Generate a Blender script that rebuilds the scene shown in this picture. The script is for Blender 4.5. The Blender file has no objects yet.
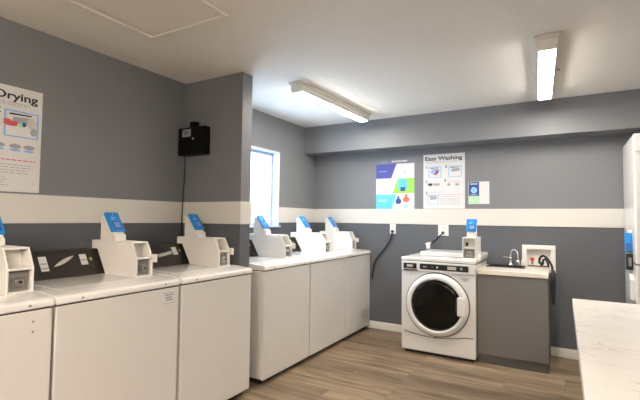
import bpy, bmesh, math, random
from mathutils import Vector, Matrix
random.seed(4)
sc = bpy.context.scene
COL = sc.collection

# ------------------------------------------------------------------ materials
def mat(name, col, rough=.5, metal=0., spec=.5, bump=None, coat=0., noise=None, alpha=None):
    m = bpy.data.materials.new(name); m.use_nodes = True
    nt = m.node_tree; b = nt.nodes['Principled BSDF']
    b.inputs['Base Color'].default_value = (*col, 1)
    b.inputs['Roughness'].default_value = rough
    b.inputs['Metallic'].default_value = metal
    b.inputs['Specular IOR Level'].default_value = spec
    b.inputs['Coat Weight'].default_value = coat
    tc = nt.nodes.new('ShaderNodeTexCoord')
    if noise:   # (scale, amount): gentle mottling of the thing's own colour
        n = nt.nodes.new('ShaderNodeTexNoise'); n.inputs['Scale'].default_value = noise[0]; n.inputs['Detail'].default_value = 4
        r = nt.nodes.new('ShaderNodeValToRGB')
        a = noise[1]
        r.color_ramp.elements[0].position = .3; r.color_ramp.elements[1].position = .7
        r.color_ramp.elements[0].color = (*[c * (1 - a) for c in col], 1)
        r.color_ramp.elements[1].color = (*[min(1, c * (1 + a)) for c in col], 1)
        nt.links.new(tc.outputs['Object'], n.inputs['Vector']); nt.links.new(n.outputs['Fac'], r.inputs['Fac'])
        nt.links.new(r.outputs['Color'], b.inputs['Base Color'])
    if bump:    # (scale, strength, distance)
        n = nt.nodes.new('ShaderNodeTexNoise'); n.inputs['Scale'].default_value = bump[0]; n.inputs['Detail'].default_value = 3
        k = nt.nodes.new('ShaderNodeBump'); k.inputs['Strength'].default_value = bump[1]; k.inputs['Distance'].default_value = bump[2]
        nt.links.new(tc.outputs['Object'], n.inputs['Vector']); nt.links.new(n.outputs['Fac'], k.inputs['Height'])
        nt.links.new(k.outputs['Normal'], b.inputs['Normal'])
    return m

def emit(name, col, strength):
    m = bpy.data.materials.new(name); m.use_nodes = True
    nt = m.node_tree; b = nt.nodes['Principled BSDF']
    b.inputs['Base Color'].default_value = (*col, 1)
    b.inputs['Emission Color'].default_value = (*col, 1)
    b.inputs['Emission Strength'].default_value = strength
    return m

M = {}
M['wall']    = mat('grey_wall_paint', (.200, .203, .212), .55, spec=.35, bump=(60, .25, .004), noise=(1.3, .03))
M['walldk']  = mat('slate_wall_paint', (.112, .117, .126), .55, spec=.35, bump=(60, .25, .004), noise=(1.3, .03))
M['stripe']  = mat('cream_board_paint', (.665, .635, .58), .45, noise=(3, .02))
M['base']    = mat('white_trim_paint', (.78, .75, .68), .4)
M['enamel']  = mat('white_enamel', (.71, .68, .64), .22, coat=.3)
M['enamel2'] = mat('cool_white_enamel', (.74, .72, .69), .25, coat=.3)
M['deckw']   = mat('glossy_deck_enamel', (.80, .77, .73), .12, coat=.5)
M['meter']   = mat('meter_case_powdercoat', (.76, .725, .68), .4, bump=(200, .1, .001))
M['panel']   = mat('dark_console_plastic', (.030, .024, .019), .3, noise=(9, .2))
M['black']   = mat('black_plastic', (.012, .012, .012), .35)
M['blackm']  = mat('black_steel', (.004, .004, .004), .5, spec=.15)
M['rubber']  = mat('black_rubber', (.015, .014, .013), .55)
M['glassdk'] = mat('dark_door_glass', (.006, .005, .004), .12, spec=.25)
M['steel']   = mat('brushed_steel', (.45, .43, .40), .3, metal=1.)
M['chrome']  = mat('chrome', (.85, .85, .85), .08, metal=1.)
M['greybox'] = mat('grey_coin_slide_metal', (.30, .285, .26), .4, metal=.5)
M['blue']    = mat('bright_blue_plastic', (.010, .235, .62), .3)
M['bluelt']  = mat('pale_blue_print', (.30, .62, .90), .4)
M['screen']  = mat('lilac_screen', (.20, .33, .72), .15)
M['navy']    = mat('navy_print', (.03, .08, .28), .3)
M['white']   = mat('white_paper', (.68, .67, .66), .6)
M['ink']     = mat('black_ink', (.02, .02, .022), .6)
M['inkgrey'] = mat('grey_ink', (.33, .33, .36), .6)
M['inkred']  = mat('red_ink', (.62, .10, .11), .6)
M['indigo']  = mat('indigo_print', (.065, .07, .33), .5)
M['cyan']    = mat('cyan_print', (.12, .55, .78), .5)
M['lime']    = mat('lime_print', (.30, .66, .09), .5)
M['softgreen'] = mat('soft_green_print', (.42, .68, .40), .5)
M['posterg'] = mat('poster_grey', (.20, .20, .24), .5)
M['orange']  = mat('orange_print', (.85, .16, .09), .5)
M['skyblue'] = mat('light_blue_ink', (.25, .45, .75), .5)
M['green']   = mat('green_sticker', (.35, .60, .05), .5)
M['silver']  = mat('silver_badge', (.72, .68, .58), .25, metal=.4)
M['cab']     = mat('taupe_grey_laminate', (.175, .165, .152), .5, spec=.3, noise=(2.5, .05))
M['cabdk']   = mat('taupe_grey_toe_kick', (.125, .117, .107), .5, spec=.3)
M['counter'] = mat('cream_countertop', (.80, .73, .64), .25)
M['red']     = mat('red_valve_handle', (.60, .03, .03), .4)
M['brass']   = mat('brass_valve', (.35, .22, .09), .3, metal=1.)
M['offwhite']= mat('off_white_plastic', (.80, .77, .72), .35)
M['frame']   = mat('white_vinyl_frame', (.50, .54, .64), .35)
M['blind']   = mat('window_handle_grey', (.35, .40, .50), .4)
M['lamp']    = emit('lamp_lens', (1.0, .94, .86), 20.5)
M['fill_lens'] = emit('warm_fill_lens', (1.0, .89, .77), 20.)  # glow of the added fill lamps behind the camera
M['shadowgap'] = mat('dark_gap_rubber', (.04, .035, .03), .7)
M['hatch']   = mat('hatch_board_paint', (.82, .785, .72), .75)

def ceiling_mat():
    m = mat('textured_ceiling_paint', (.87, .84, .79), .85, spec=.2)
    nt = m.node_tree; b = nt.nodes['Principled BSDF']
    tc = nt.nodes.new('ShaderNodeTexCoord')
    n = nt.nodes.new('ShaderNodeTexNoise'); n.inputs['Scale'].default_value = 34; n.inputs['Detail'].default_value = 5; n.inputs['Roughness'].default_value = .65
    k = nt.nodes.new('ShaderNodeBump'); k.inputs['Strength'].default_value = .8; k.inputs['Distance'].default_value = .012
    nt.links.new(tc.outputs['Object'], n.inputs['Vector']); nt.links.new(n.outputs['Fac'], k.inputs['Height']); nt.links.new(k.outputs['Normal'], b.inputs['Normal'])
    return m
M['ceiling'] = ceiling_mat()
M['ceilsmooth'] = mat('smooth_ceiling_board', (.50, .455, .39), .8, spec=.2, bump=(8, .15, .004))

def floor_mat():
    m = mat('oak_vinyl_planks', (.4, .3, .2), .42, spec=.4)
    nt = m.node_tree; b = nt.nodes['Principled BSDF']; L = nt.links.new
    tc = nt.nodes.new('ShaderNodeTexCoord')
    br = nt.nodes.new('ShaderNodeTexBrick')
    br.offset = .37; br.offset_frequency = 3
    for k, v in (('Scale', 1.), ('Mortar Size', .0016), ('Mortar Smooth', .1), ('Brick Width', 1.15), ('Row Height', .152), ('Bias', 0.)):
        br.inputs[k].default_value = v
    br.inputs['Color1'].default_value = (0, 0, 0, 1); br.inputs['Color2'].default_value = (1, 1, 1, 1); br.inputs['Mortar'].default_value = (.5, .5, .5, 1)
    L(tc.outputs['Object'], br.inputs['Vector'])
    mp = nt.nodes.new('ShaderNodeMapping'); mp.inputs['Scale'].default_value = (1.1, 9., 1.)
    L(tc.outputs['Object'], mp.inputs['Vector'])
    ad = nt.nodes.new('ShaderNodeVectorMath'); ad.operation = 'ADD'
    sc_ = nt.nodes.new('ShaderNodeVectorMath'); sc_.operation = 'SCALE'; sc_.inputs['Scale'].default_value = 7.
    L(br.outputs['Color'], sc_.inputs[0]); L(mp.outputs['Vector'], ad.inputs[0]); L(sc_.outputs['Vector'], ad.inputs[1])
    n = nt.nodes.new('ShaderNodeTexNoise'); n.inputs['Scale'].default_value = 1.6; n.inputs['Detail'].default_value = 6; n.inputs['Roughness'].default_value = .6
    L(ad.outputs['Vector'], n.inputs['Vector'])
    r = nt.nodes.new('ShaderNodeValToRGB'); cr = r.color_ramp
    cr.elements[0].position = .32; cr.elements[0].color = (.135, .090, .052, 1)
    cr.elements[1].position = .66; cr.elements[1].color = (.37, .272, .178, 1)
    e = cr.elements.new(.48); e.color = (.255, .180, .112, 1)
    L(n.outputs['Fac'], r.inputs['Fac'])
    mx = nt.nodes.new('ShaderNodeMix'); mx.data_type = 'RGBA'; mx.blend_type = 'MULTIPLY'; mx.inputs['Factor'].default_value = .42
    L(r.outputs['Color'], mx.inputs['A']); L(br.outputs['Color'], mx.inputs['B'])
    mm = nt.nodes.new('ShaderNodeMix'); mm.data_type = 'RGBA'
    L(br.outputs['Fac'], mm.inputs['Factor']); L(mx.outputs['Result'], mm.inputs['A']); mm.inputs['B'].default_value = (.14, .095, .06, 1)
    L(mm.outputs['Result'], b.inputs['Base Color'])
    return m
M['floor'] = floor_mat()

def table_mat():
    m = mat('veined_white_laminate', (.8, .76, .7), .28, spec=.4)
    nt = m.node_tree; b = nt.nodes['Principled BSDF']; L = nt.links.new
    tc = nt.nodes.new('ShaderNodeTexCoord')
    mp = nt.nodes.new('ShaderNodeMapping'); mp.inputs['Scale'].default_value = (1.2, 4.5, 1.); mp.inputs['Rotation'].default_value = (0, 0, .12)
    n = nt.nodes.new('ShaderNodeTexNoise'); n.inputs['Scale'].default_value = 2.2; n.inputs['Detail'].default_value = 5; n.inputs['Distortion'].default_value = .8
    r = nt.nodes.new('ShaderNodeValToRGB'); cr = r.color_ramp
    base = (.80, .755, .695, 1)
    cr.elements[0].position = .0; cr.elements[0].color = base
    cr.elements[1].position = 1.; cr.elements[1].color = base
    for p, c in ((.485, base), (.50, (.60, .55, .50, 1)), (.515, base)):
        e = cr.elements.new(p); e.color = c
    L(tc.outputs['Object'], mp.inputs['Vector']); L(mp.outputs['Vector'], n.inputs['Vector']); L(n.outputs['Fac'], r.inputs['Fac']); L(r.outputs['Color'], b.inputs['Base Color'])
    return m
M['table'] = table_mat()

def glass_mat():
    m = bpy.data.materials.new('window_glass'); m.use_nodes = True
    nt = m.node_tree; nt.nodes.clear()
    o = nt.nodes.new('ShaderNodeOutputMaterial'); t = nt.nodes.new('ShaderNodeBsdfTransparent'); g = nt.nodes.new('ShaderNodeBsdfGlossy')
    g.inputs['Roughness'].default_value = .02
    mx = nt.nodes.new('ShaderNodeMixShader'); mx.inputs[0].default_value = .05
    nt.links.new(t.outputs[0], mx.inputs[1]); nt.links.new(g.outputs[0], mx.inputs[2]); nt.links.new(mx.outputs[0], o.inputs[0])
    return m
M['glass'] = glass_mat()

# ------------------------------------------------------------------ mesh helpers
class MB:
    def __init__(s): s.bm = bmesh.new(); s.mats = []
    def _m(s, k):
        if k not in s.mats: s.mats.append(k)
        return s.mats.index(k)
    def box(s, x0, x1, y0, y1, z0, z1, m=None):
        v = [s.bm.verts.new(p) for p in ((x0,y0,z0),(x1,y0,z0),(x1,y1,z0),(x0,y1,z0),(x0,y0,z1),(x1,y0,z1),(x1,y1,z1),(x0,y1,z1))]
        for f in ((0,3,2,1),(4,5,6,7),(0,1,5,4),(1,2,6,5),(2,3,7,6),(3,0,4,7)):
            fc = s.bm.faces.new([v[i] for i in f]); fc.material_index = s._m(m) if m else 0
        return s
    def prism(s, pts, axis, a, b, smooth=False):
        # pts 2D polygon; axis 'y': pts=(x,z); 'x': pts=(y,z); 'z': pts=(x,y)
        def P(p, t): return {'y': (p[0], t, p[1]), 'x': (t, p[0], p[1]), 'z': (p[0], p[1], t)}[axis]
        A = [s.bm.verts.new(P(p, a)) for p in pts]; B = [s.bm.verts.new(P(p, b)) for p in pts]
        n = len(pts); fs = [s.bm.faces.new(A), s.bm.faces.new(B[::-1])]
        for i in range(n): fs.append(s.bm.faces.new([A[i], B[i], B[(i+1) % n], A[(i+1) % n]]))
        bmesh.ops.recalc_face_normals(s.bm, faces=fs)
        return s
    def lathe(s, prof, c, axis='y', n=48, sgn=1):
        # prof: (radius, offset along axis)
        rings = []
        for r, h in prof:
            ring = []
            for i in range(n):
                a = 2 * math.pi * i / n; u, w = r * math.cos(a), r * math.sin(a)
                d = {'y': (u, h * sgn, w), 'x': (h * sgn, u, w), 'z': (u, w, h * sgn)}[axis]
                ring.append(s.bm.verts.new((c[0]+d[0], c[1]+d[1], c[2]+d[2])))
            rings.append(ring)
        fs = []
        for A, B in zip(rings, rings[1:]):
            for i in range(n): fs.append(s.bm.faces.new([A[i], A[(i+1) % n], B[(i+1) % n], B[i]]))
        fs.append(s.bm.faces.new(rings[0])); fs.append(s.bm.faces.new(rings[-1][::-1]))
        bmesh.ops.recalc_face_normals(s.bm, faces=fs)
        for f in fs[:-2]: f.smooth = True
        return s
    def tube(s, pts, r, n=10, sub=6):
        P = [Vector(p) for p in pts]
        if sub > 1 and len(P) > 2:
            Q = []
            for i in range(len(P)-1):
                p0 = P[max(i-1, 0)]; p1 = P[i]; p2 = P[i+1]; p3 = P[min(i+2, len(P)-1)]
                for k in range(sub):
                    t = k / sub
                    Q.append(.5*((2*p1)+(-p0+p2)*t+(2*p0-5*p1+4*p2-p3)*t*t+(-p0+3*p1-3*p2+p3)*t**3))
            Q.append(P[-1]); P = Q
        rings = []; up = Vector((0.13, 0.21, 1)).normalized()
        for i, p in enumerate(P):
            d = (P[min(i+1, len(P)-1)] - P[max(i-1, 0)]).normalized()
            u = d.cross(up); 
            if u.length < 1e-3: u = d.cross(Vector((1, 0, 0)))
            u.normalize(); w = d.cross(u)
            rings.append([s.bm.verts.new(p + r*(math.cos(2*math.pi*k/n)*u + math.sin(2*math.pi*k/n)*w)) for k in range(n)])
        fs = []
        for A, B in zip(rings, rings[1:]):
            for i in range(n): fs.append(s.bm.faces.new([A[i], A[(i+1) % n], B[(i+1) % n], B[i]]))
        fs.append(s.bm.faces.new(rings[0])); fs.append(s.bm.faces.new(rings[-1][::-1]))
        bmesh.ops.recalc_face_normals(s.bm, faces=fs)
        for f in fs[:-2]: f.smooth = True
        return s
    def obj(s, name, m, parent=None, bevel=0, seg=2, label=None):
        me = bpy.data.meshes.new(name); s.bm.to_mesh(me); s.bm.free()
        if s.mats:
            for k in s.mats: me.materials.append(M[k])
        else: me.materials.append(M[m])
        o = bpy.data.objects.new(name, me); COL.objects.link(o)
        if parent is not None: o.parent = parent
        if bevel:
            b = o.modifiers.new('bevel', 'BEVEL'); b.width = bevel; b.segments = seg; b.limit_method = 'ANGLE'; b.angle_limit = math.radians(35)
            b.harden_normals = False
        if label: o['label'] = label
        return o

def box(name, m, parent, x0, x1, y0, y1, z0, z1, bevel=0, label=None):
    return MB().box(x0, x1, y0, y1, z0, z1).obj(name, m, parent, bevel, label=label)

def thing(name, label, cat, loc=(0,0,0), rot=(0,0,0), group=None):
    o = bpy.data.objects.new(name, None); COL.objects.link(o); o.empty_display_size = .1
    o.location = loc; o.rotation_euler = rot
    o['label'] = label; o['category'] = cat
    if group: o['group'] = group
    return o
def tag(o, label, cat, group=None):
    o['label'] = label; o['category'] = cat
    if group: o['group'] = group
    return o
def struct(o): o['kind'] = 'structure'; return o

def text(name, body, m, parent, loc, size, width=None, bold=0., shear=0.):
    # lettering lying on a sheet: local x right, z up, facing local -y
    cu = bpy.data.curves.new(name, 'FONT'); cu.body = body; cu.size = size; cu.offset = bold; cu.extrude = .0004; cu.shear = shear
    cu.align_x = 'LEFT'
    t = bpy.data.objects.new(name, cu); COL.objects.link(t)
    dg = bpy.context.evaluated_depsgraph_get()
    me = bpy.data.meshes.new_from_object(t.evaluated_get(dg)); me.name = name
    bpy.data.objects.remove(t)
    if width:
        xs = [v.co.x for v in me.vertices]; k = width / (max(xs) - min(xs)); x0 = min(xs)
        for v in me.vertices: v.co.x = (v.co.x - x0) * k
    me.transform(Matrix.Rotation(math.pi/2, 4, 'X'))
    me.materials.clear(); me.materials.append(M[m])
    o = bpy.data.objects.new(name, me); COL.objects.link(o); o.parent = parent; o.location = loc
    return o

# ------------------------------------------------------------------ constants (metres)
XL, XR, YB, YN, ZC = -2.851, 1.30, 4.773, -2.2, 2.486
YS, ZS = 4.50, 2.146
ZT, ZB = 1.447, 1.268
YW, YW2, XW = 2.53, 2.648, -2.197
XF = -2.048

# ------------------------------------------------------------------ room shell
struct(box('floor', 'floor', None, XL-.15, XR+.15, YN-.15, YB+.15, -.1, 0))
struct(MB().box(XL-.15, XR+.15, YN-.15, YB+.15, ZC, ZC+.1).obj('ceiling', 'ceiling'))
wy0, wy1, wz0, wz1 = 2.98, 3.955, 1.215, 2.09
# left wall with the window hole: painted grey above the band, slate below
b = MB()
b.box(XL-.15, XL, YN-.15, wy0, ZB, ZC, 'wall').box(XL-.15, XL, wy1, YB+.15, ZB, ZC, 'wall')
b.box(XL-.15, XL, wy0, wy1, wz1, ZC, 'wall')
b.box(XL-.15, XL, YN-.15, wy0, 0, ZB, 'walldk').box(XL-.15, XL, wy1, YB+.15, 0, ZB, 'walldk').box(XL-.15, XL, wy0, wy1, 0, wz0, 'walldk')
struct(b.obj('wall_left', 'wall'))
hx0, hx1, hz0, hz1 = -.325, -.105, .853, 1.037   # hole for the recessed valve box
b = MB().box(XL, XR, YB, YB+.15, ZB, ZC, 'wall').box(XL, hx0, YB, YB+.15, 0, ZB, 'walldk').box(hx1, XR, YB, YB+.15, 0, ZB, 'walldk')
b.box(hx0, hx1, YB, YB+.15, 0, hz0, 'walldk').box(hx0, hx1, YB, YB+.15, hz1, ZB, 'walldk').box(hx0, hx1, YB+.06, YB+.15, hz0, hz1, 'walldk'); struct(b.obj('wall_back', 'wall'))
b = MB().box(XR, XR+.15, YN-.15, YB+.15, ZB, ZC, 'wall').box(XR, XR+.15, YN-.15, YB+.15, 0, ZB, 'walldk'); struct(b.obj('wall_right', 'wall'))
b = MB().box(XL, XR, YN-.15, YN, ZB, ZC, 'wall').box(XL, XR, YN-.15, YN, 0, ZB, 'walldk'); struct(b.obj('wall_front', 'wall'))
b = MB().box(XL, XW, YW, YW2, ZB, ZC, 'wall').box(XL, XW, YW, YW2, 0, ZB, 'walldk'); struct(b.obj('wall_wing', 'wall'))
struct(box('wall_soffit', 'wall', None, XL, XR, YS, YB, ZS, ZC))
# cream band boards
T = .009
struct(MB().box(XL, XL+T, YN, YW, ZB, ZT).obj('trim_1', 'stripe', bevel=.002))
struct(MB().box(XL, XW+T, YW-T, YW, ZB, ZT).box(XW, XW+T, YW, YW2, ZB, ZT).box(XL+T, XW+T, YW2, YW2+T, ZB, ZT).obj('trim_2', 'stripe', bevel=.002))
struct(MB().box(XL, XL+T, YW2, wy0, ZB, ZT).obj('trim_3', 'stripe', bevel=.002))
struct(MB().box(XL, XL+T, wy1, YB, ZB, ZT).obj('trim_4', 'stripe', bevel=.002))
struct(MB().box(XL+T, XR, YB-T, YB, ZB, ZT).obj('trim_5', 'stripe', bevel=.002))
struct(MB().box(XL+T, XR, YB-.014, YB, 0, .088).obj('baseboard_back', 'base', bevel=.004))
struct(MB().box(XL, XL+.014, YW2, YB-.014, 0, .088).obj('baseboard_left', 'base', bevel=.004))
struct(MB().box(XR-.014, XR, YN, YB-.014, 0, .088).obj('baseboard_right', 'base', bevel=.004))
# smooth board part of the ceiling above the left bay
# ------------------------------------------------------------------ attic hatch
h = thing('ceiling_hatch', 'square painted access hatch in the ceiling above the left washers', 'hatch', (-1.975, 1.465, ZC))
box('hatch_panel', 'hatch', h, -.296, .296, -.266, .266, -.006, 0, .002)
b = MB()
b.box(-.325, -.303, -.295, .295, -.014, 0).box(.303, .325, -.295, .295, -.014, 0).box(-.303, .303, -.295, -.273, -.014, 0).box(-.303, .303, .273, .295, -.014, 0)
b.obj('hatch_trim', 'hatch', h, bevel=.003)

# ------------------------------------------------------------------ window
w = thing('window_1', 'bright narrow window in the left wall behind the pillar', 'window', (0, 0, 0)); w['kind'] = 'structure'
xo, xi = XL-.13, XL-.095
b = MB()   # reveal liner + casing-less white jambs
b.box(XL-.15, XL+.003, wy0, wy0+.014, wz0, wz1).box(XL-.15, XL+.003, wy1-.014, wy1, wz0, wz1).box(XL-.15, XL+.003, wy0+.014, wy1-.014, wz1-.014, wz1)
b.obj('jamb', 'frame', w, bevel=.002)
box('sill', 'frame', w, XL-.15, XL+.03, wy0, wy1, wz0, wz0+.018, .003)
b = MB()
fy0, fy1, fz0, fz1 = wy0+.014, wy1-.014, wz0+.018, wz1-.014
b.box(xo, xi, fy0, fy0+.035, fz0, fz1).box(xo, xi, fy1-.035, fy1, fz0, fz1).box(xo, xi, fy0+.035, fy1-.035, fz0, fz0+.035).box(xo, xi, fy0+.035, fy1-.035, fz1-.035, fz1)
b.obj('window_frame', 'frame', w, bevel=.003)
s_ = box('sash_rail', 'blind', w, xo+.004, xi+.008, 3.50, 3.525, fz0+.035, fz1-.035, .002, label='grey-blue vertical sash rail')
box('pane', 'glass', w, xo+.012, xo+.016, fy0+.035, fy1-.035, fz0+.035, fz1-.035)

# ------------------------------------------------------------------ ceiling lamps
def lamp(x, y0, y1, label, lens='lamp', rz=0., k=1.):
    t = thing('ceiling_lamp', label, 'ceiling light', (x, (y0+y1)/2, ZC), (0, 0, rz), group='linear ceiling lamps')
    L = (y1-y0)/2
    MB().box(-.085*k, .085*k, -L-.02, L+.02, -.022, 0).obj('mounting_plate', 'offwhite', t, bevel=.004)
    pts = [(-.066, -.022), (-.066, -.060), (-.055, -.080), (.055, -.080), (.066, -.060), (.066, -.022)]
    pts = [(a*k, b_) for a, b_ in pts]
    MB().prism(pts, 'y', -L+.03, L-.03).obj('lamp_housing', 'offwhite', t)
    MB().prism([(-.054*k, -.080), (-.046*k, -.088), (.046*k, -.088), (.054*k, -.080)], 'y', -L+.03, L-.03).obj('diffuser', lens, t)
    pe = [(-.068, -.022), (-.068, -.062), (-.056, -.090), (.056, -.090), (.068, -.062), (.068, -.022)]
    pe = [(a*k, b_) for a, b_ in pe]
    MB().prism(pe, 'y', -L, -L+.03).obj('end_cap', 'offwhite', t, bevel=.003)
    MB().prism(pe, 'y', L-.03, L).obj('end_cap', 'offwhite', t, bevel=.003)
    return t
lamp(-1.925, 2.93, 4.22, 'long lit linear lamp over the far top-loading washers, left of the two', rz=-.052, k=.74)
lamp(-.098, 2.92, 4.17, 'lit linear lamp seen end-on above the sink, right of the two', rz=.045, k=.90)
def fill_lamp(x, y0, y1, z, label):  # added fill light, out of view: brightens washer fronts, wing wall and ceiling
    t = thing('added_fill_lamp', label, 'ceiling light', (x, (y0+y1)/2, ZC), group='added fill lamps behind the camera')
    L = (y1-y0)/2; dz = z-ZC
    MB().box(-.05, .05, -L, L, dz+.05, dz+.07).obj('lamp_housing', 'offwhite', t, bevel=.004)
    MB().prism([(-.07, dz+.05), (-.085, dz+.02), (-.05, dz), (.05, dz), (.085, dz+.02), (.07, dz+.05)], 'y', -L, L).obj('diffuser', 'fill_lens', t)
    for yy in (-L+.15, L-.15): MB().tube([(0, yy, dz+.07), (0, yy, 0)], .006, 8, 1).obj('suspension_rod', 'steel', t)
fill_lamp(-.95, -1.6, -.3, 2.12, 'added fill lamp, unseen behind the camera, on the washer side')
fill_lamp(.65, -1.6, -.3, 2.12, 'added fill lamp, unseen behind the camera, on the folding table side')
d = MB().lathe([(.008, 0), (.008, .012), (.003, .016)], (0, 0, 0), 'z', 12, -1).obj('ceiling_hook', 'steel'); d.location = (-.015, 3.62, ZC)
tag(d, 'tiny dark hook in the ceiling right of the lamp over the sink', 'hook')

# ------------------------------------------------------------------ coin box and card reader shared by the machines
def coin_meter(root, X, Y, Z, rz=0, catch=True):
    """X,Y,Z: where the near bottom front corner sits; local: +x front, +y across"""
    def put(o): o.location = (X, Y, Z); o.rotation_euler = (0, 0, rz); return o
    W = .125 if rz else .116
    prof = [(0, 0), (0, .118), (-.052, .212), (-.295, .212), (-.455, .212), (-.455, .158), (-.395, .158), (-.30, 0)]
    if rz: prof = [(0, 0), (0, .212), (-.28, .212), (-.28, 0)]
    t = .010
    b = MB().prism(prof, 'y', 0, t).prism(prof, 'y', W-t, W)
    if rz:
        b.prism([(-.06, 0), (-.06, .212), (-.28, .212), (-.28, 0)], 'y', t, W-t)
        b.prism([(0, .0), (0, .012), (-.06, .012), (-.06, 0)], 'y', t, W-t).prism([(0, .200), (0, .212), (-.06, .212), (-.06, .200)], 'y', t, W-t)
        b.prism([(0, .102), (0, .112), (-.06, .112), (-.06, .102)], 'y', t, W-t)
    else:
        b.prism([(-.105, 0), (-.105, .212), (-.295, .212), (-.455, .212), (-.455, .158), (-.395, .158), (-.30, 0)], 'y', t, W-t)
        b.prism([(0, 0), (0, .010), (-.105, .010), (-.105, 0)], 'y', t, W-t)
        b.prism([(-.048, .203), (-.054, .212), (-.105, .212), (-.105, .203)], 'y', t, W-t)
        b.prism([(0, .108), (0, .118), (-.105, .118), (-.105, .108)], 'y', t, W-t)
    cb = put(b.obj('coin_box', 'meter', root, bevel=.0015))
    def sub(o): o.parent = cb; return o
    # coin slide in the lower opening
    x = -.022
    box('coin_slide', 'greybox', cb, x-.03, x, t+.004, W-t-.004, .012, .100, .002)
    box('slide_plate', 'steel', cb, x, x+.008, .035, W-.035, .030, .078, .002)
    MB().lathe([(.016, 0), (.016, .012), (.011, .016)], (x+.008, W/2, .054), 'x', 20, 1).obj('knob', 'steel', cb)
    MB().lathe([(.006, 0), (.006, .003)], (x+.0245, W/2, .054), 'x', 12, 1).obj('lock', 'black', cb)
    box('coin_slot', 'black', cb, -.105 if not rz else -.06, (-.105 if not rz else -.06)+.006, .022, .045, .125, .160, .002)
    if not rz and catch:
        box('release_catch', 'meter', cb, -.06, .028, W, W+.012, .085, .135, .003)
    # neck and card reader
    if rz:
        neck = [(-.02, .212), (-.02, .245), (-.075, .365), (-.11, .365), (-.11, .212)]
        T_, B_ = Vector((-.075, .382)), Vector((-.03, .266)); y0, y1 = .034, .122
    else:
        neck = [(-.228, .212), (-.232, .246), (-.255, .262), (-.335, .372), (-.385, .372), (-.385, .212)]
        T_, B_ = Vector((-.352, .382)), Vector((-.262, .264)); y0, y1 = .008, .092
    nk = put(MB().prism(neck, 'y', y0+.004, y1-.004).obj('reader_neck', 'meter', root, bevel=.003))
    dv = (B_-T_).normalized(); nv = Vector((-dv.y, dv.x)); 
    if nv.x < 0: nv = -nv
    A = [T_, B_, B_+nv*.018, T_+nv*.018]
    rd = put(MB().prism([tuple(p) for p in A], 'y', y0-.004, y1+.004).obj('card_reader', 'blue', root, bevel=.004, label='bright blue tilted card reader'))
    Ln = (B_-T_).length
    def patch(name, m, a, c, ya, yb, th=.0012):
        p = [T_+dv*Ln*a+nv*.018, T_+dv*Ln*c+nv*.018, T_+dv*Ln*c+nv*(.018+th), T_+dv*Ln*a+nv*(.018+th)]
        return MB().prism([tuple(q) for q in p], 'y', ya, yb).obj(name, m, rd)
    patch('screen_surround', 'navy', .50, .90, y0+.018, y1-.010)
    patch('screen', 'screen', .54, .84, y0+.026, y1-.018, .002)
    patch('printed_line', 'bluelt', .28, .33, y0+.02, y1-.03)
    patch('printed_line', 'bluelt', .38, .41, y0+.02, y1-.045)
    patch('contactless_mark', 'bluelt', .10, .19, y0+.045, y1-.045)
    return cb

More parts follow.
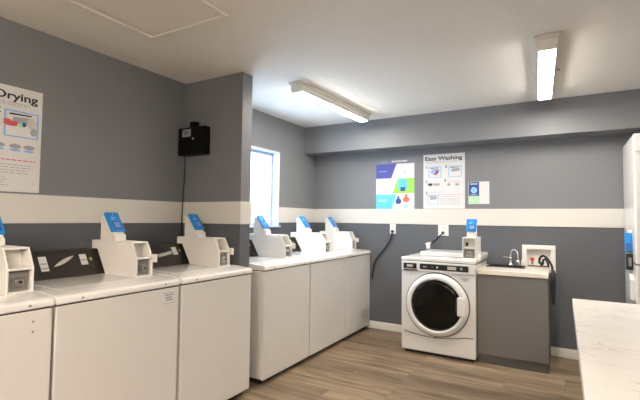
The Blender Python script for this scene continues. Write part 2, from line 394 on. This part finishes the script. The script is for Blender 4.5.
# ------------------------------------------------------------------ top-loading washers
def washer(Y0, Y1, label, detail):
    W = Y1 - Y0
    t = thing('washing_machine', label, 'washing machine', (XF, Y0, 0), group='top-loading washers')
    D = .655
    MB().box(-D, -.008, 0.004, W-.004, .042, .895).obj('cabinet', 'enamel', t, bevel=.012, seg=3)
    MB().box(-.022, 0, .002, W-.002, .040, .893).obj('front_panel', 'enamel', t, bevel=.008, seg=3)
    MB().box(-D+.03, -.05, .03, W-.03, 0, .042).obj('plinth', 'rubber', t)
    MB().box(-D+.01, -.004, .008, W-.008, .893, .905).obj('top_seam', 'shadowgap', t)
    pr = [(-D, .900), (.004, .900), (.006, .908), (.004, .926), (-.006, .936), (-.03, .941), (-.16, .951), (-D, .955)]
    dk = MB().prism(pr, 'y', 0, W).obj('top_deck', 'deckw', t, bevel=.004)
    lid = [(-.43, .9535), (-.06, .9415), (-.055, .943), (-.06, .9445), (-.16, .9530), (-.43, .9562)]
    MB().prism(lid, 'y', .07, W-.07).obj('lid', 'deckw', t)
    # screws along the lip
    for fy in (.17, .85):
        MB().lathe([(.006, 0), (.005, .003)], (.005, W*fy, .918), 'x', 10, 1).obj('screw', 'greybox', t)
    # dark slanted console
    y0, y1 = .03, W-.162
    co = [(-.485, .955), (-.585, 1.108), (-.64, 1.112), (-.645, .955)]
    c = MB().prism(co, 'y', y0, y1).obj('control_console', 'panel', t, bevel=.004, label='dark brown slanted console')
    d = Vector((-.10, .153)); d.normalize(); n = Vector((d.y, -d.x)); P0 = Vector((-.485, .955)); Ls = .183
    def decal(name, m, a, bb, ya, yb, skew=0, th=.0015):
        # a, bb: fractions up the slope; ya, yb along the console
        bm = MB(); vs = []
        for (yy, ff) in ((ya, a), (yb, a+skew), (yb, bb+skew), (ya, bb)):
            p = P0 + d*Ls*ff; vs.append((p, yy))
        A = [bm.bm.verts.new((p.x+n.x*.0005, yy, p.y+n.y*.0005)) for p, yy in vs]
        B = [bm.bm.verts.new((p.x+n.x*th, yy, p.y+n.y*th)) for p, yy in vs]
        fs = [bm.bm.faces.new(A), bm.bm.faces.new(B[::-1])]
        for i in range(4): fs.append(bm.bm.faces.new([A[i], B[i], B[(i+1) % 4], A[(i+1) % 4]]))
        bmesh.ops.recalc_face_normals(bm.bm, faces=fs)
        return bm.obj(name, m, c)
    R = lambda f: y0 + (y1-y0)*f
    if detail == 2:
        decal('sticker', 'white', .28, .80, R(.29), R(.37))
        decal('sticker_lines', 'inkgrey', .52, .56, R(.295), R(.365), th=.0022); decal('sticker_lines', 'inkgrey', .36, .40, R(.295), R(.365), th=.0022)
        # swoosh badge
        bm = MB(); N = 12; A = []; B = []
        for i in range(N+1):
            f = i/N; yy = R(.43+.24*f); mid = .42+.34*f; hw = .068*math.sin(math.pi*f)**.8+.005
            for sgn, lst in ((1, A), (-1, B)):
                p = P0+d*Ls*(mid+sgn*hw)+n*.002; lst.append(bm.bm.verts.new((p.x, yy, p.y)))
        for i in range(N): bm.bm.faces.new([A[i], B[i], B[i+1], A[i+1]])
        sw = bm.obj('badge', 'silver', c); so = sw.modifiers.new('s', 'SOLIDIFY'); so.thickness = .002
        decal('sticker', 'white', .40, .80, R(.73), R(.81)); decal('sticker_lines', 'inkgrey', .56, .60, R(.735), R(.805), th=.0022)
        decal('green_dot', 'green', .54, .66, R(.84), R(.87))
    else:
        decal('sticker', 'white', .48, .84, R(.74), R(.83))
        decal('badge', 'silver', .42, .56, R(.45), R(.72), skew=.12)
        decal('vent_slot', 'black', .60, .85, R(.40), R(.62))
        decal('green_dot', 'green', .62, .72, R(.87), R(.90))
    coin_meter(t, -.150, W-(.134 if Y0 < 1 else .198), .952, 0, Y0 > 1)
    return t
w1 = washer(.39, 1.075, 'nearest top-loading washer, cut by the left picture edge', 1)
w2 = washer(1.085, 1.812, 'second washer from the left edge, with swoosh badge console and front sticker', 2)
w3 = washer(1.832, 2.505, 'top-loading washer beside the pillar on its near side', 1)
w4 = washer(2.66, 3.355, 'top-loading washer just past the pillar, before the window', 1)
w5 = washer(3.368, 4.108, 'middle one of the three washers beyond the pillar', 1)
w6 = washer(4.118, 4.765, 'farthest top-loading washer, against the back wall corner', 1)
# front sticker of washer two
st = box('warning_sticker', 'white', w2, .000, .0012, .605, .690, .800, .868)
MB().box(.0012, .0022, .607, .688, .862, .866).box(.0012, .0022, .607, .688, .802, .805).box(.0012, .0022, .615, .680, .848, .856).box(.0012, .0022, .620, .668, .832, .842).box(.0012, .0022, .625, .675, .818, .827).obj('sticker_print', 'inkgrey', st)
for z in (.845, .80): MB().lathe([(.005, 0), (.004, .002)], (0, .60, z), 'x', 8, 1).obj('screw', 'greybox', w1)
MB().lathe([(.010, 0), (.008, .004)], (0, .68, .80), 'x', 12, 1).obj('lock', 'greybox', w5)

# ------------------------------------------------------------------ front-loading washer
fx0, fx1, fy = -1.423, -.707, 4.11
fl = thing('front_loading_washer', 'white front-loading washer with round dark door beside the sink', 'washing machine', (fx0, fy, 0))
Wd = fx1-fx0; Dp = .655
MB().box(0, Wd, 0, Dp, .03, .905).obj('cabinet', 'enamel2', fl, bevel=.012, seg=3)
MB().box(.03, Wd-.03, .04, Dp-.03, 0, .03).obj('plinth', 'rubber', fl)
MB().box(-.002, Wd+.002, -.006, Dp, .910, .946).obj('top_panel', 'enamel2', fl, bevel=.010, seg=3)
MB().box(.004, Wd-.004, .004, Dp-.005, .905, .910).obj('top_seam', 'shadowgap', fl)
MB().box(.125, Wd+.012, .22, Dp-.03, .946, .992).box(Wd-.03, Wd+.02, .16, Dp-.03, .93, .985).obj('rear_housing', 'enamel2', fl, bevel=.012, seg=3)
fascia = MB().box(.004, Wd-.004, -.012, .002, .812, .906).obj('control_fascia', 'enamel2', fl, bevel=.006, seg=3)
box('display', 'black', fascia, .026, .160, -.0145, -.010, .834, .888, .003)
box('display_print', 'silver', fascia, .062, .122, -.016, -.0135, .850, .874)
box('detergent_slot', 'black', fascia, .026, .172, -.0145, -.010, .815, .827, .002)
box('button_panel', 'black', fascia, .192, .655, -.0145, -.010, .833, .889, .004)
MB().box(.225, .260, -.016, -.0135, .855, .866).obj('button', 'inkgrey', fascia)
MB().lathe([(.009, 0), (.009, .003)], (.365, -.0145, .860), 'y', 14, -1).obj('button', 'softgreen', fascia)
MB().lathe([(.006, 0), (.006, .003)], (.315, -.0145, .862), 'y', 14, -1).obj('button', 'greybox', fascia)
box('readout', 'silver', fascia, .462, .545, -.016, -.0135, .846, .876)
MB().box(.58, .60, -.016, -.0135, .850, .872).obj('button', 'inkgrey', fascia)
MB().box(.57, .66, -.0012, 0, .775, .780).box(.585, .65, -.0012, 0, .76, .768).box(.60, .64, -.0012, 0, .745, .753).obj('maker_lettering', 'inkgrey', fl)
cx, cz = .358, .500
dr = MB().lathe([(.302, 0), (.300, .018), (.285, .040), (.262, .052), (.246, .050), (.240, .036), (.240, 0)], (cx, 0, cz), 'y', 72, -1).obj('door', 'enamel2', fl)
MB().lathe([(.309, 0), (.309, .004)], (cx, 0, cz), 'y', 72, -1).obj('door_gap', 'shadowgap', fl)
MB().lathe([(.241, .010), (.241, .040), (.20, .046), (.12, .050), (.03, .051)], (cx, 0, cz), 'y', 64, -1).obj('door_glass', 'glassdk', dr)
box('door_handle', 'enamel2', dr, .560, .636, -.066, -.020, .425, .600, .010)
box('handle_recess', 'black', dr, .546, .560, -.058, -.030, .455, .575, .003)
pts = []
for i in range(17):
    f = i/16; pts.append((.03+f*(Wd-.055), -.0015, .182 + .045*(2*f-.85)**2 if f < .9 else .182+.045*(.95)**2))
MB().tube(pts, .0035, 6, 2).obj('kick_panel_seam', 'shadowgap', fl)
MB().lathe([(.008, 0), (.008, .003)], (.345, 0, .180), 'y', 10, -1).obj('kick_panel_screw', 'shadowgap', fl)
# coin box + reader facing forward
coin_meter(fl, .582, .075, .946, -math.pi/2)

# ------------------------------------------------------------------ sink cabinet
sx0, sx1, sy = -.700, -.117, 4.17
sk = thing('sink_cabinet', 'taupe grey sink cabinet with cream countertop by the front-loading washer', 'cabinet', ((sx0+sx1)/2, sy, 0))
hw = (sx1-sx0)/2
MB().box(-hw, hw, .006, .585, .085, .822).obj('cabinet_body', 'cab', sk, bevel=.001)
box('cabinet_door', 'cab', sk, -hw, hw, -.012, .006, .088, .820, .0015)
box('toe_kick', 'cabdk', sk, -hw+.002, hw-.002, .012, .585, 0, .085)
MB().box(-hw, hw+.003, -.022, .10, .822, .862).box(-hw, hw+.003, .50, .582, .822, .862).box(-hw, -.25, .10, .50, .822, .862).box(.07, hw+.003, .10, .50, .822, .862).box(-.25, .07, .10, .33, .822, .862).obj('countertop', 'counter', sk, bevel=.003)
b = MB().box(-.265, .085, .315, .335, .858, .868).box(-.265, .085, .495, .515, .858, .872).box(-.265, -.245, .335, .495, .858, .870).box(.065, .085, .335, .495, .858, .870)
b.box(-.25, .07, .33, .50, .74, .75).box(-.255, -.245, .33, .50, .75, .86).box(.065, .075, .33, .50, .75, .86).box(-.25, .07, .325, .335, .75, .86).box(-.25, .07, .495, .505, .75, .86)
b.obj('sink_basin', 'black', sk, bevel=.003, label='dark drop-in sink basin')
# faucet
fa = thing('faucet', 'small chrome gooseneck faucet with side lever behind the sink', 'faucet', (-.437, 4.715, .8645))
MB().lathe([(.026, 0), (.024, .010), (.013, .022), (.011, .07), (.014, .075), (.010, .085)], (-.03, 0, 0), 'z', 20).obj('faucet_body', 'chrome', fa)
MB().tube([(-.03, 0, .03), (-.032, 0, .10), (-.022, -.01, .145), (.005, -.02, .165), (.032, -.03, .145), (.040, -.035, .10), (.040, -.035, .055)], .0075, 10).obj('spout', 'chrome', fa)
MB().lathe([(.016, 0), (.016, .05), (.009, .065)], (.040, -.035, .0), 'z', 16).obj('spout_tip', 'chrome', fa)
MB().tube([(-.03, 0, .08), (-.06, -.01, .082), (-.10, -.02, .088)], .006, 8, 3).obj('lever', 'chrome', fa)
sp = MB().lathe([(.020, 0), (.018, .02), (.016, .055), (.010, .068)], (0, 0, 0), 'z', 18).obj('soap_dispenser', 'offwhite', None)
sp.location = (-.352, 4.70, .8645); tag(sp, 'small white soap pump cap on the counter right of the faucet', 'soap dispenser')
# wall valve box
vb = thing('washer_outlet_box', 'white recessed valve box in the back wall above the sink counter', 'valve box', (-.215, YB, .945))
MB().box(-.150, -.110, -.016, 0, -.135, .135).box(.110, .150, -.016, 0, -.135, .135).box(-.110, .110, -.016, 0, .092, .135).box(-.110, .110, -.016, 0, -.135, -.092).obj('box_frame', 'offwhite', vb, bevel=.003)
MB().box(-.110, .110, .052, .058, -.092, .092).box(-.110, -.106, 0, .052, -.092, .092).box(.106, .110, 0, .052, -.092, .092).box(-.106, .106, 0, .052, .088, .092).box(-.106, .106, 0, .052, -.092, -.088).obj('box_recess', 'offwhite', vb)
vh = MB().lathe([(.010, 0), (.010, .03)], (-.055, -.045, -.052), 'z', 14).box(-.060, -.050, -.04, .052, -.060, -.050).obj('valve', 'brass', vb)
MB().box(-.073, -.037, -.052, -.038, -.022, .010).obj('valve_handle', 'red', vh, bevel=.003, label='red valve handle')
MB().lathe([(.011, 0), (.011, .035)], (.025, -.045, -.066), 'z', 14).box(.020, .030, -.04, .052, -.060, -.050).obj('valve', 'black', vb)
MB().box(-.10, .10, -.052, -.038, -.078, -.066).obj('pipe_manifold', 'black', vb, bevel=.003)
hz = MB().tube([(-.205, 4.69, .905), (-.200, 4.66, .955), (-.170, 4.62, .985), (-.130, 4.58, .960), (-.100, 4.50, .915), (-.088, 4.42, .880), (-.085, 4.36, .80), (-.086, 4.345, .68), (-.083, 4.35, .60), (-.078, 4.38, .575), (-.076, 4.41, .63), (-.075, 4.44, .78), (-.078, 4.48, .86)], .0110, 10).obj('drain_hose', 'rubber')
tag(hz, 'black hose arching from the valve box and hanging beside the sink cabinet', 'hose')
hz2 = MB().tube([(-.175, 4.71, .895), (-.172, 4.68, .935), (-.155, 4.655, .950), (-.135, 4.64, .93), (-.125, 4.64, .880)], .010, 8).obj('supply_hose', 'rubber')
tag(hz2, 'short black looped hose inside the valve box arch', 'hose')

# ------------------------------------------------------------------ outlets and cords on the back wall
def outlet(x0, x1, z0, z1, label):
    t = thing('wall_outlet', label, 'outlet', ((x0+x1)/2, YB, (z0+z1)/2), group='outlets under the cream band')
    w_, h_ = (x1-x0)/2, (z1-z0)/2
    MB().box(-w_, w_, -.008, 0, -h_, h_).obj('cover_plate', 'offwhite', t, bevel=.003)
    for zz in (.026, -.026): MB().box(-.016, .016, -.011, -.008, zz-.014, zz+.014).obj('socket', 'white', t, bevel=.002)
    MB().box(-.014, .014, -.035, -.010, -.040, -.014).obj('plug', 'black', t, bevel=.004)
    return t
outlet(-1.797, -1.722, 1.148, ZB, 'white wall outlet above the gap right of the farthest top-loader')
outlet(-1.222, -1.105, 1.144, ZB, 'wide white wall outlet behind the front-loading washer')
c1 = MB().tube([(-1.76, YB-.03, 1.17), (-1.77, YB-.03, 1.10), (-1.84, YB-.02, .99), (-1.93, YB-.02, .88), (-1.99, YB-.02, .78), (-2.02, YB-.016, .6)], .0085, 8).obj('power_cord', 'rubber')
tag(c1, 'black cord running down behind the farthest top-loader from its outlet', 'cord')
c2 = MB().tube([(-1.164, YB-.03, 1.17), (-1.20, YB-.03, 1.14), (-1.26, YB-.03, 1.08), (-1.30, YB-.05, 1.055)], .008, 8).obj('power_cord', 'rubber')
tag(c2, 'short black cord sloping down behind the front-loading washer', 'cord')
v = thing('hose_connector', 'small white elbow connector behind the front-loading washer top', 'connector', (-1.318, YB-.060, 1.045))
MB().box(-.02, .02, -.018, .018, -.05, .02).obj('connector_body', 'offwhite', v, bevel=.005)
MB().tube([(-.03, 0, 0), (.03, 0, .02)], .010, 8, 1).obj('connector_arm', 'offwhite', v)

# ------------------------------------------------------------------ black box on the pillar
bb = thing('wall_cabinet', 'small black locked metal box on the pillar above the washers', 'box', (-2.690, YW, 1.960))
MB().box(-.155, .150, -.070, 0, -.116, .116).obj('case', 'blackm', bb, bevel=.004)
box('case_door', 'blackm', bb, -.151, .146, -.076, -.071, -.112, .112, .003)
box('top_bracket', 'blackm', bb, -.035, .030, -.060, -.010, .116, .165, .005)
lb = box('label', 'inkgrey', bb, -.100, .000, -.0775, -.076, .035, .098); lb['label'] = 'grey paper label'
MB().box(-.085, -.02, -.0785, -.0775, .074, .080).box(-.08, -.03, -.0785, -.0775, .060, .066).obj('label_lines', 'ink', lb)
MB().lathe([(.011, 0), (.011, .010), (.006, .012)], (.035, -.076, .012), 'y', 14, -1).obj('lock', 'chrome', bb)
cab = MB().tube([(-2.80, YW-.035, 1.85), (-2.802, YW-.030, 1.78), (-2.815, YW-.02, 1.66), (-2.826, YW-.018, 1.50), (-2.832, YW-.018, 1.40), (-2.836, YW-.018, 1.20), (-2.836, YW-.02, .9), (-2.83, YW-.03, .4), (-2.82, YW-.05, .006)], .0045, 8).obj('cable', 'rubber')
tag(cab, 'thin black cable hanging down from the black box in the corner', 'cable')

# ------------------------------------------------------------------ posters
def sheet(name, label, cat, loc, rot, w, h, mt='white', group=None):
    t = thing(name, label, cat, loc, rot, group)
    MB().box(0, w, -.003, 0, 0, h).obj('paper', mt, t)
    return t
def flat(t, name, m, pts, lift=0.):
    """pts polygon in sheet coordinates (x, z)"""
    return MB().prism(pts, 'y', -.0036-lift, -.0030-lift).obj(name, m, t)
def lines(t, m, x0, x1, z0, z1, n, th=.004, rag=.15, name='writing'):
    b = MB()
    for i in range(n):
        z = z1 - (z1-z0)*(i+.5)/n; x = x0; e = x1-(x1-x0)*rag*random.random()
        while x < e:
            l = random.uniform(.012, .034); b.box(x, min(x+l, e), -.0040, -.0030, z-th/2, z+th/2); x += l+.006
    return b.obj(name, m, t)
def ell(cx, cz, rx, rz, n=20): return [(cx+rx*math.cos(2*math.pi*i/n), cz+rz*math.sin(2*math.pi*i/n)) for i in range(n)]
def rect(x0, x1, z0, z1): return [(x0, z0), (x1, z0), (x1, z1), (x0, z1)]

# washing poster
p2 = sheet('instruction_poster', 'white instruction poster titled Easy Washing on the back wall', 'poster', (-1.392, YB, 1.450), (0, 0, 0), .463, .622)
text('title', 'Easy Washing', 'ink', p2, (.022, -.0032, .553), .062, .415, .0016)
lines(p2, 'inkgrey', .03, .43, .520, .545, 2, .003)
def machine_picture(t, x, z, s, clothes=False, num='1'):
    flat(t, 'picture_body', 'skyblue', rect(x, x+.14*s, z, z+.12*s))
    flat(t, 'picture_body', 'white', rect(x+.008*s, x+.132*s, z+.006*s, z+.112*s), .0006)
    flat(t, 'picture_opening', 'inkgrey', [(x+.03*s, z+.055*s), (x+.12*s, z+.065*s), (x+.115*s, z+.095*s), (x+.035*s, z+.09*s)], .0012)
    flat(t, 'picture_lid', 'ink', [(x+.02*s, z+.098*s), (x+.11*s, z+.102*s), (x+.11*s, z+.108*s), (x+.02*s, z+.106*s)], .0012)
    if clothes:
        flat(t, 'picture_clothes', 'inkred', ell(x+.075*s, z+.045*s, .03*s, .018*s), .0018)
        flat(t, 'picture_clothes', 'skyblue', ell(x+.05*s, z+.06*s, .028*s, .02*s), .0024)
        flat(t, 'picture_clothes', 'navy', ell(x+.095*s, z+.06*s, .015*s, .012*s), .0028)
    text('step_number', num, 'ink', t, (x-.035*s, -.0036, z+.10*s), .045*s, None, .001)
machine_picture(p2, .060, .355, 1.05, True, '1')
machine_picture(p2, .285, .355, 1.05, False, '2')
flat(p2, 'picture_coins', 'ink', rect(.055, .105, .262, .290)); flat(p2, 'picture_coins', 'inkgrey', rect(.115, .185, .262, .288))
flat(p2, 'picture_coins', 'inkgrey', ell(.29, .27, .02, .014)); flat(p2, 'picture_coins', 'inkgrey', ell(.38, .27, .025, .014))
text('step_number', '3', 'ink', p2, (.028, -.0036, .295), .04, None, .001); text('step_number', '4', 'ink', p2, (.238, -.0036, .305), .04, None, .001); text('step_number', '5', 'ink', p2, (.028, -.0036, .165), .04, None, .001)
lines(p2, 'inkgrey', .275, .42, .285, .315, 2, .003); lines(p2, 'inkgrey', .06, .26, .178, .195, 1, .004)
machine_picture(p2, .050, .050, .9, False, ' ')
lines(p2, 'inkred', .17, .44, .150, .168, 1, .004); lines(p2, 'inkred', .20, .43, .128, .146, 1, .003)
lines(p2, 'inkgrey', .19, .43, .040, .120, 6, .003)

# mobile payment poster
p1 = sheet('payment_poster', 'colourful payment poster with indigo, green and cyan blocks on the back wall', 'poster', (-1.978, YB, 1.444), (0, 0, 0), .492, .606)
flat(p1, 'banner', 'posterg', rect(0, .492, .545, .606))
lines(p1, 'white', .20, .40, .560, .590, 1, .020, .02, 'banner_words'); lines(p1, 'inkgrey', .06, .15, .560, .590, 2, .006)
flat(p1, 'block', 'indigo', [(0, .372), (.195, .372), (.26, .545), (0, .545)]); flat(p1, 'block', 'cyan', [(0, 0), (.20, 0), (.26, .178), (0, .178)])
flat(p1, 'block', 'lime', [(.21, .190), (.492, .190), (.492, .368), (.275, .368)])
flat(p1, 'edge_band', 'posterg', rect(.480, .492, 0, .545), .0006)
lines(p1, 'skyblue', .035, .155, .440, .475, 1, .008); lines(p1, 'white', .03, .16, .085, .120, 2, .006)
lines(p1, 'inkgrey', .035, .18, .265, .300, 1, .006, .05); lines(p1, 'inkred', .07, .19, .225, .245, 1, .004, .05)
flat(p1, 'picture_reader', 'cyan', ell(.335, .325, .055, .040)+[], .0006); flat(p1, 'picture_reader', 'cyan', rect(.285, .390, .240, .325), .0012); flat(p1, 'picture_screen', 'navy', rect(.310, .368, .215, .262), .0018)
b = MB().tube([(.33, -.005, .46), (.34, -.005, .435), (.36, -.005, .43), (.372, -.005, .45), (.368, -.005, .475)], .004, 6).obj('picture_hook', 'inkgrey', p1)
flat(p1, 'picture_person', 'navy', ell(.285, .095, .036, .034)); flat(p1, 'picture_person', 'navy', ell(.285, .140, .014, .018), .0006)
flat(p1, 'picture_person', 'orange', ell(.380, .115, .040, .034)); flat(p1, 'picture_person', 'orange', ell(.382, .162, .015, .018), .0006)
flat(p1, 'picture_bubble', 'bluelt', ell(.375, .035, .03, .02)); lines(p1, 'inkgrey', .33, .42, .058, .070, 1, .005)

# small notice
p3 = sheet('small_notice', 'small white notice with blue and green panels right of the posters', 'notice', (-.892, YB, 1.500), (0, 0, 0), .215, .243)
flat(p3, 'blue_panel', 'navy', rect(.004, .112, .088, .240)); flat(p3, 'green_panel', 'softgreen', rect(.004, .112, .006, .084))
lines(p3, 'white', .020, .098, .205, .232, 1, .014, .05); flat(p3, 'picture_drum', 'bluelt', ell(.058, .150, .032, .034), .0006); flat(p3, 'picture_drum', 'skyblue', ell(.058, .150, .018, .020), .0012)
lines(p3, 'white', .02, .10, .096, .108, 1, .006); lines(p3, 'white', .02, .095, .03, .06, 2, .006)

# drying poster on the left wall
p4 = sheet('instruction_poster', 'white instruction poster titled Easy Drying on the left wall', 'poster', (XL, .925, 1.458), (0, 0, math.pi/2), .452, .634)
text('title', 'Easy Drying', 'ink', p4, (.020, -.0032, .555), .066, .405, .0016)
lines(p4, 'inkgrey', .03, .40, .515, .540, 2, .004)
machine_picture(p4, .245, .330, 1.35, False, '2'); machine_picture(p4, .05, .330, 1.2, True, '1')
flat(p4, 'picture_clothes', 'inkred', ell(.285, .410, .045, .016), .002); flat(p4, 'picture_clothes', 'inkred', ell(.262, .425, .022, .010), .0024)
flat(p4, 'picture_clothes', 'softgreen', ell(.335, .405, .022, .014), .0028); flat(p4, 'picture_clothes', 'navy', ell(.352, .412, .012, .014), .0032)
flat(p4, 'picture_hand', 'silver', ell(.392, .425, .026, .034), .0022); flat(p4, 'picture_hand', 'inkgrey', ell(.405, .375, .018, .026), .0026)
for x in (.20, .285, .36):
    flat(p4, 'picture_coins', 'inkgrey', ell(x+.025, .275, .032, .014)); flat(p4, 'picture_coins', 'skyblue', ell(x+.025, .252, .030, .008))
lines(p4, 'inkred', .02, .43, .180, .202, 1, .006, .02)
lines(p4, 'inkgrey', .02, .42, .105, .170, 4, .004); lines(p4, 'inkgrey', .02, .30, .030, .095, 4, .004)
flat(p4, 'green_mark', 'softgreen', ell(.415, .055, .008, .008))

# ------------------------------------------------------------------ stacked dryers on the right
sd = thing('stacked_dryer', 'tall white stacked dryer at the right edge against the back wall', 'dryer', (.49, 4.07, 0))
W2, D2 = .69, .69
MB().box(0, W2, .012, D2, .03, .985).obj('lower_cabinet', 'enamel2', sd, bevel=.008)
MB().box(0, W2, .012, D2, .992, 2.025).obj('upper_cabinet', 'enamel2', sd, bevel=.012, seg=3)
MB().box(.03, W2-.03, .04, D2-.03, 0, .03).obj('plinth', 'rubber', sd)
MB().box(.006, W2-.006, .018, D2-.006, .985, .992).obj('cabinet_seam', 'shadowgap', sd)
for z0, z1, nm in ((1.88, 2.015, 'header_panel'), (1.45, 1.872, 'door_panel'), (1.0, 1.442, 'front_panel'), (.70, .978, 'header_panel'), (.05, .692, 'door_panel')):
    fp = MB().box(.006, W2-.006, 0, .012, z0, z1).obj(nm, 'enamel2', sd, bevel=.003)
for zc, nm in ((1.45, 'door'), (.40, 'door')):
    dd = MB().lathe([(.235, 0), (.230, .03), (.20, .045), (.18, .04), (.18, 0)], (.36, 0, zc), 'y', 48, -1).obj(nm, 'enamel2', sd)
    MB().lathe([(.181, .01), (.18, .035), (.05, .042)], (.36, 0, zc), 'y', 48, -1).obj('door_glass', 'glassdk', dd)
# meter housing on its left side
mh = MB().prism([(.10, .70), (.10, .86), (.15, .90), (.19, .90), (.19, 1.26), (.30, 1.26), (.30, .70)], 'x', -.028, 0).obj('coin_box', 'enamel2', sd, bevel=.003)
cm = box('coin_mechanism', 'black', mh, -.046, -.002, .135, .19, .935, 1.065, .004, label='black coin mechanism')
box('slide_plate', 'steel', mh, -.034, -.012, .130, .136, .965, 1.035, .002)
rd = MB().prism([(.18, 1.075), (.15, 1.085), (.185, 1.235), (.215, 1.23)], 'x', -.050, -.002).obj('card_reader', 'blue', sd, bevel=.004, label='bright blue card reader')
MB().prism([(.152, 1.10), (.1495, 1.10), (.1595, 1.15), (.162, 1.15)], 'x', -.042, -.012).obj('screen', 'navy', rd)

# ------------------------------------------------------------------ folding table
tb = thing('folding_table', 'long white veined laundry folding table at the lower right', 'table', (.38, 1.45, 0))
MB().box(-.34, .36, -1.2, 1.25, .862, .900).obj('tabletop', 'table', tb, bevel=.003)
for yy in (-1.1, 0, 1.1): MB().box(-.27, .30, yy-.018, yy+.018, .0, .862).obj('support_panel', 'cab', tb, bevel=.002)
MB().box(.24, .258, -1.08, 1.08, .70, .862).obj('rear_rail', 'cab', tb, bevel=.002)

# ------------------------------------------------------------------ daylight, world, camera
wd = bpy.data.worlds.new('daylight'); sc.world = wd; wd.use_nodes = True
bg = wd.node_tree.nodes['Background']; bg.inputs['Color'].default_value = (.50, .74, 1.0, 1); bg.inputs['Strength'].default_value = 2.7
pl = bpy.data.lights.new('window_portal', 'AREA'); pl.shape = 'RECTANGLE'; pl.size = .87; pl.size_y = .97; pl.cycles.is_portal = True
po = bpy.data.objects.new('window_portal', pl); COL.objects.link(po); po.location = (XL-.16, (wy0+wy1)/2, (wz0+wz1)/2); po.rotation_euler = (0, -math.pi/2, 0)

cam = bpy.data.cameras.new('camera'); co = bpy.data.objects.new('camera', cam); COL.objects.link(co); sc.camera = co
cam.sensor_width = 36; cam.sensor_fit = 'HORIZONTAL'; cam.lens = 417.374/640*36; cam.clip_start = .05
yw, pt, rl = map(math.radians, (30.188, 2.552, .717))
f = Vector((-math.sin(yw)*math.cos(pt), math.cos(yw)*math.cos(pt), math.sin(pt))); r = Vector((math.cos(yw), math.sin(yw), 0)); u = r.cross(f)
r2 = math.cos(rl)*r + math.sin(rl)*u; u2 = -math.sin(rl)*r + math.cos(rl)*u
m = Matrix((r2, u2, -f)).transposed().to_4x4(); m.translation = Vector((0, 0, 1.32)); co.matrix_world = m

vs = sc.view_settings; sc.display_settings.display_device = 'sRGB'
vs.view_transform = 'Standard'; vs.look = 'None'; vs.exposure = 2.31; vs.gamma = 1.; vs.use_curve_mapping = False
